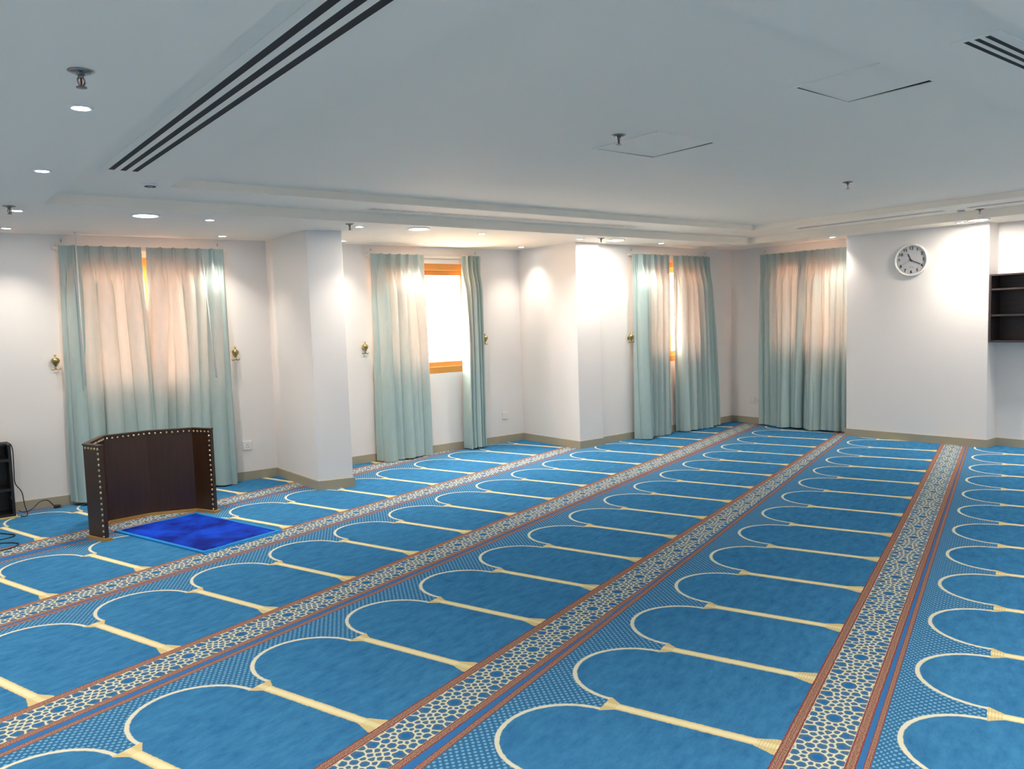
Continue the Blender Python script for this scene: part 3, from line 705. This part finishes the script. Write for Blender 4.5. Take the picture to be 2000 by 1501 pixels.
# ------------------------------------------------------------------ wooden prayer screen (low folding mihrab screen)
def screen():
    pts = [(1.135, 6.275), (1.066, 6.475), (1.262, 6.885), (1.605, 6.925), (1.945, 6.800), (2.040, 6.605)]
    V_ = [Vector(p) for p in pts]; c = Vector((1.56, 6.45))
    root = thing('prayer_screen', 'low dark wooden folding prayer screen with brass studs behind the royal blue rug', 'screen', (c.x, c.y, 0))
    TH, HT = 0.028, 0.70
    # mitred inner (towards the rug) offset
    def off(dist):
        outp = []
        for i in range(len(V_)):
            ns = []
            for a, b in ((i-1, i), (i, i+1)):
                if a >= 0 and b < len(V_):
                    d = (V_[b]-V_[a]).normalized(); nn = Vector((d.y, -d.x)); ns.append(nn)
            m = sum(ns, Vector((0, 0))).normalized(); outp.append(V_[i] + m*(dist/m.dot(ns[0])))
        return outp
    inn = off(TH)
    loc = lambda p: (p.x-c.x, p.y-c.y)
    pin, pout = off(TH+.014), off(-.014); tin, tout = off(TH+.006), off(-.006)
    for i in range(5):
        p = B(lambda bm: prism(bm, [loc(V_[i]), loc(V_[i+1]), loc(inn[i+1]), loc(inn[i])], .022, HT-.012), 'panel', 'walnut', root)
        ext = lambda A, j, s: A[j]
        a0, a1, b1, b0 = pout[i].copy(), pout[i+1].copy(), pin[i+1].copy(), pin[i].copy()
        dd = (V_[i+1]-V_[i]).normalized()
        if i == 0: a0 -= dd*.016; b0 -= dd*.016
        if i == 4: a1 += dd*.016; b1 += dd*.016
        B(lambda bm: prism(bm, [loc(a0), loc(a1), loc(b1), loc(b0)], 0.0, .022), 'foot_strip', 'plinth', p)
        a0, a1, b1, b0 = tout[i].copy(), tout[i+1].copy(), tin[i+1].copy(), tin[i].copy()
        B(lambda bm: prism(bm, [loc(a0), loc(a1), loc(b1), loc(b0)], HT-.012, HT), 'top_rail', 'walnut', p)
    # studs: rows on the rail (inside faces, outer face of the first wing) and down both front edges
    bm = bmesh.new()
    def stud(p, nrm, z, r=.0105):
        mt = Matrix.Translation((p.x-c.x, p.y-c.y, z)) @ Vector((nrm.x, nrm.y, 0)).to_track_quat('Z', 'Y').to_matrix().to_4x4()
        before = len(bm.verts)
        rings = []
        for rr, h in ((r, 0), (r*.85, r*.4), (r*.45, r*.7)):
            rings.append([bm.verts.new(mt @ Vector((rr*math.cos(k*math.pi/4), rr*math.sin(k*math.pi/4), h))) for k in range(8)])
        t = bm.verts.new(mt @ Vector((0, 0, r*.8)))
        for A, C in zip(rings, rings[1:]):
            for k in range(8): bm.faces.new((A[k], A[(k+1) % 8], C[(k+1) % 8], C[k]))
        for k in range(8): bm.faces.new((rings[-1][k], rings[-1][(k+1) % 8], t))
    for i in range(5):
        a, b = inn[i], inn[i+1]; L = (b-a).length; d = (b-a)/L; nn = Vector((d.y, -d.x))
        m = max(2, round(L/.042))
        for k in range(m): stud(a + d*(L*(k+.5)/m), nn, HT-.028)
        if i == 0 or i == 4:
            e = a + d*.018 if i == 0 else b - d*.018
            for k in range(16): stud(e, nn, HT-.062-k*.0405)
            a, b = V_[i], V_[i+1]; e = a + d*.018 if i == 0 else b - d*.018
            for k in range(m): stud(V_[i] + d*(L*(k+.5)/m), -nn, HT-.028)
            for k in range(16): stud(e, -nn, HT-.062-k*.0405)
    o = link('brass_studs', finish(bm, 'brass_studs'), 'stud', root, kind='stuff', smooth=True); o['label'] = 'rows of small domed brass studs'
screen()

# royal blue rug
def rug():
    q = [Vector(p) for p in ((1.245, 6.52), (1.566, 5.432), (2.184, 5.609), (1.894, 6.682))]
    c = sum(q, Vector((0, 0)))/4
    root = thing('plush_rug', 'small bright royal blue plush rug with turquoise edge before the wooden screen', 'rug', (c.x, c.y, 0))
    def at(s, t): return q[0].lerp(q[3], s).lerp(q[1].lerp(q[2], s), t) - c
    def pile(bm):
        n1, n2 = 22, 34; rows = []; rnd = random.Random(4)
        for j in range(n2+1):
            row = []
            for i in range(n1+1):
                s, t = .025 + .95*i/n1, .015 + .97*j/n2; p = at(s, t)
                edge = min(i, n1-i, j, n2-j)
                z = (.004 if edge == 0 else .016) + rnd.uniform(-.0015, .0015) + .004*math.sin(5*s+7*t)
                row.append(bm.verts.new((p.x, p.y, z)))
            rows.append(row)
        for A, C in zip(rows, rows[1:]):
            for i in range(n1): bm.faces.new((A[i], A[i+1], C[i+1], C[i]))
    B(pile, 'pile', 'rug', root, smooth=True)
    def binding(bm):
        pts = [at(0, 0), at(1, 0), at(1, 1), at(0, 1)]; inner = [at(.04, .03), at(.96, .03), at(.96, .97), at(.04, .97)]
        lo = [bm.verts.new((p.x, p.y, .0005)) for p in pts]; hi = [bm.verts.new((p.x*.998, p.y*.998, .011)) for p in pts]; ii = [bm.verts.new((p.x, p.y, .012)) for p in inner]
        il = [bm.verts.new((p.x, p.y, .0005)) for p in inner]
        for k in range(4):
            m = (k+1) % 4
            bm.faces.new((lo[k], lo[m], hi[m], hi[k])); bm.faces.new((hi[k], hi[m], ii[m], ii[k])); bm.faces.new((il[k], ii[k], ii[m], il[m])); bm.faces.new((lo[k], il[k], il[m], lo[m]))
    B(binding, 'binding', 'fringe', root)
    bm = bmesh.new(); rnd = random.Random(9)
    for t, sgn in ((0, -1), (1, 1)):
        for k in range(150):
            s = (k+.5)/150; p = at(s, t); d = (at(s, 1)-at(s, 0)).normalized()*sgn*rnd.uniform(.018, .034); sd = Vector((d.y, -d.x)).normalized()*.0025
            j = Vector((rnd.uniform(-.004, .004), rnd.uniform(-.004, .004)))
            a = [bm.verts.new((*(p+sd), .008)), bm.verts.new((*(p-sd), .008)), bm.verts.new((*(p-sd*.6+d+j), .001)), bm.verts.new((*(p+sd*.6+d+j), .001))]
            bm.faces.new(a)
    link('fringe', finish(bm, 'fringe'), 'fringe', root, kind='stuff')
rug()

# ------------------------------------------------------------------ media cabinet at the left edge
def cabinet():
    x0, x1, yf, yb, h = .22, .735, 7.665, 7.905, .612
    root = thing('media_cabinet', 'black open audio cabinet cut off by the left edge', 'cabinet', ((x0+x1)/2, yf, 0))
    cx = (x0+x1)/2; t = .022
    bx = lambda a, b, y0, y1, z0, z1, bev=.002: (lambda bm: box(bm, a-cx, b-cx, y0-yf, y1-yf, z0, z1, bev))
    B(bx(x0-.02, x1+.012, yf-.012, yb, 0, .014), 'base_board', 'yellow', root)
    B(bx(x1-t, x1, yf, yb, .014, h), 'side_panel', 'black', root); B(bx(x0, x0+t, yf, yb, .014, h), 'side_panel', 'black', root)
    B(bx(x0+t, x1-t, yb-.01, yb, .014, h), 'back_panel', 'black', root)
    for z in (.014, .225, .470): B(bx(x0+t, x1-t, yf, yb-.01, z, z+.02), 'shelf', 'black', root)
    B(bx(x0+t, x1-t, yf+.10, yb-.01, h-.02, h), 'top_rail', 'black', root)
    B(bx(x1-t-.004, x1-t, yf+.01, yf+.02, .155, .18, 0), 'hinge', 'chrome', root)
    a = thing('amplifier', 'black amplifier with white markings on the top shelf of the audio cabinet', 'amplifier', (.46, yf+.02, .490))
    B(lambda bm: box(bm, -.19, .19, 0, .18, .0, .085, .003), 'case', 'blackp', a)
    for k, (px, pz) in enumerate(((.125, .058), (.148, .058), (.125, .036), (.148, .036), (.102, .047))):
        B(lambda bm: box(bm, px-.007, px+.007, -.003, .001, pz-.004, pz+.004), 'button', 'white', a)
    B(lambda bm: lathe(bm, [(0, .0), (.014, 0), (.013, .012), (0, .013)], 16, 'Y', (.06, 0, .045)), 'knob', 'blackp', a)
    B(lambda bm: box(bm, -.15, .02, -.0015, .001, .03, .065), 'display', 'dark', a)
cabinet()
def cable(label, pts, r=.004):
    p = spline(pts, 10); o = p[0].copy()
    def f(bm): tube(bm, [q-o for q in p], r, 7)
    ob = B(f, 'cable', 'cable', smooth=True); ob.location = o; tag(ob, label, 'cable', 'black cables by the audio cabinet'); return ob
cable('thin black cable looping over the top of the audio cabinet', [(.45, 7.70, .62), (.56, 7.69, .645), (.66, 7.69, .63), (.742, 7.69, .60), (.748, 7.70, .40), (.75, 7.72, .28), (.79, 7.70, .20), (.80, 7.68, .10), (.815, 7.66, .02), (.80, 7.65, .006), (.765, 7.66, .006)])
c1 = cable('black power cable arching over the carpet beside the audio cabinet', [(.755, 7.70, .05), (.80, 7.69, .030), (.86, 7.72, .045), (.92, 7.76, .085), (.98, 7.79, .085), (1.02, 7.81, .04), (1.045, 7.82, .012)])
pl = thing('plug', 'black three-pin plug lying on the carpet below the skirting', 'plug', (1.055, 7.822, .0), R(-20))
B(lambda bm: box(bm, -.024, .024, -.018, .018, 0, .028, .006), 'body', 'blackp', pl)
for px, pz in ((.0, .020), (-.009, .008), (.009, .008)): B(lambda bm: box(bm, .024, .042, px-.003, px+.003, pz-.002, pz+.002), 'pin', 'brass', pl)
cable('loop of dark cable lying on the carpet at the left edge', [(.40, 7.35, .005), (.52, 7.20, .005), (.60, 7.07, .005), (.648, 6.99, .005), (.63, 6.93, .005), (.55, 6.90, .005), (.45, 6.92, .005)])
cable('lower loop of dark cable on the carpet at the left edge', [(.40, 6.80, .005), (.52, 6.78, .005), (.60, 6.73, .005), (.638, 6.66, .005), (.60, 6.58, .005), (.50, 6.53, .005), (.40, 6.53, .005)])

# ------------------------------------------------------------------ wall clock
def clock():
    a, b = Vector((8.966, 4.996)), Vector((9.063, 3.487)); d = (b-a).normalized(); n = Vector((-d.y, d.x))
    if n.dot(Vector((3, 3))-a) < 0: n = -n
    p = a + d*(4.996-4.257)/abs(d.y)
    root = thing('wall_clock', 'round white wall clock with black numerals on the pier wall', 'clock', (p.x, p.y, 2.028), math.atan2(n.y, n.x) + R(90))
    # local -y is towards the room, x to the viewer's right
    B(lambda bm: lathe(bm, [(.150, .004), (.160, .0), (.180, .0), (.184, .010), (.182, .026), (.172, .036), (.163, .034), (.157, .020)], 64, 'Y'), 'rim', 'rim', root, smooth=True)
    dial = B(lambda bm: lathe(bm, [(0, .002), (.160, .002), (.160, .016), (0, .016)], 64, 'Y'), 'dial', 'dial', root)
    for h in range(1, 13):
        cu = bpy.data.curves.new('numeral', 'FONT'); cu.body = str(h); cu.size = .046; cu.align_x = 'CENTER'; cu.align_y = 'CENTER'; cu.extrude = .0008; cu.offset = .0012
        tmp = bpy.data.objects.new('tmp', cu); COL.objects.link(tmp); dg = bpy.context.evaluated_depsgraph_get()
        me = bpy.data.meshes.new_from_object(tmp.evaluated_get(dg)); bpy.data.objects.remove(tmp)
        o = link('numeral', me, 'ink', dial); an = R(30*h)
        o.location = (.129*math.sin(an), -.0172, .129*math.cos(an)); o.rotation_euler = (R(90), 0, 0)
    def hand(name, ang, l0, l1, w, y, mat):
        o = B(lambda bm: box(bm, -w/2, w/2, -.001, .001, -l0, l1), name, mat, root); o.location = (0, y, 0); o.rotation_euler = (0, R(ang), 0)
    hand('hour_hand', -26, .018, .075, .009, -.0195, 'ink'); hand('minute_hand', 115, .022, .112, .007, -.022, 'ink'); hand('second_hand', 243, .03, .10, .002, -.0245, 'inkgrey')
    B(lambda bm: lathe(bm, [(0, .016), (.008, .016), (.008, .026), (0, .027)], 16, 'Y'), 'hub', 'ink', root)
    for k, w in ((-.020, .018), (.004, .022)): B(lambda bm: box(bm, k, k+w, -.0168, -.016, -.082, -.074), 'maker_mark', 'inkgrey', dial)
clock()

# ------------------------------------------------------------------ wall shelf at the right
def shelf():
    y1, y0, xf, xb, z0, z1 = 3.482, 2.55, 9.07, 9.298, 1.115, 1.822; t = .018
    root = thing('wall_shelf', 'dark wood open wall shelf cut off by the right edge', 'shelf', (xb, (y0+y1)/2, z0)); cy = (y0+y1)/2
    bx = lambda x0_, x1_, a, b, c, d: (lambda bm: box(bm, x0_-xb, x1_-xb, a-cy, b-cy, c-z0, d-z0, .0015))
    B(bx(xf, xb, y1-t, y1, z0, z1), 'side_panel', 'wenge', root); B(bx(xf, xb, y0, y0+t, z0, z1), 'side_panel', 'wenge', root)
    B(bx(xf, xb, y0+t, y1-t, z1-t, z1), 'top_panel', 'wenge', root); B(bx(xf, xb, y0+t, y1-t, z0, z0+t), 'bottom_panel', 'wenge', root)
    B(bx(xb-.008, xb, y0+t, y1-t, z0+t, z1-t), 'back_panel', 'wenge', root)
    for z in (1.654, 1.385): B(bx(xf+.004, xb-.008, y0+t, y1-t, z, z+t), 'shelf_board', 'wenge', root)
shelf()
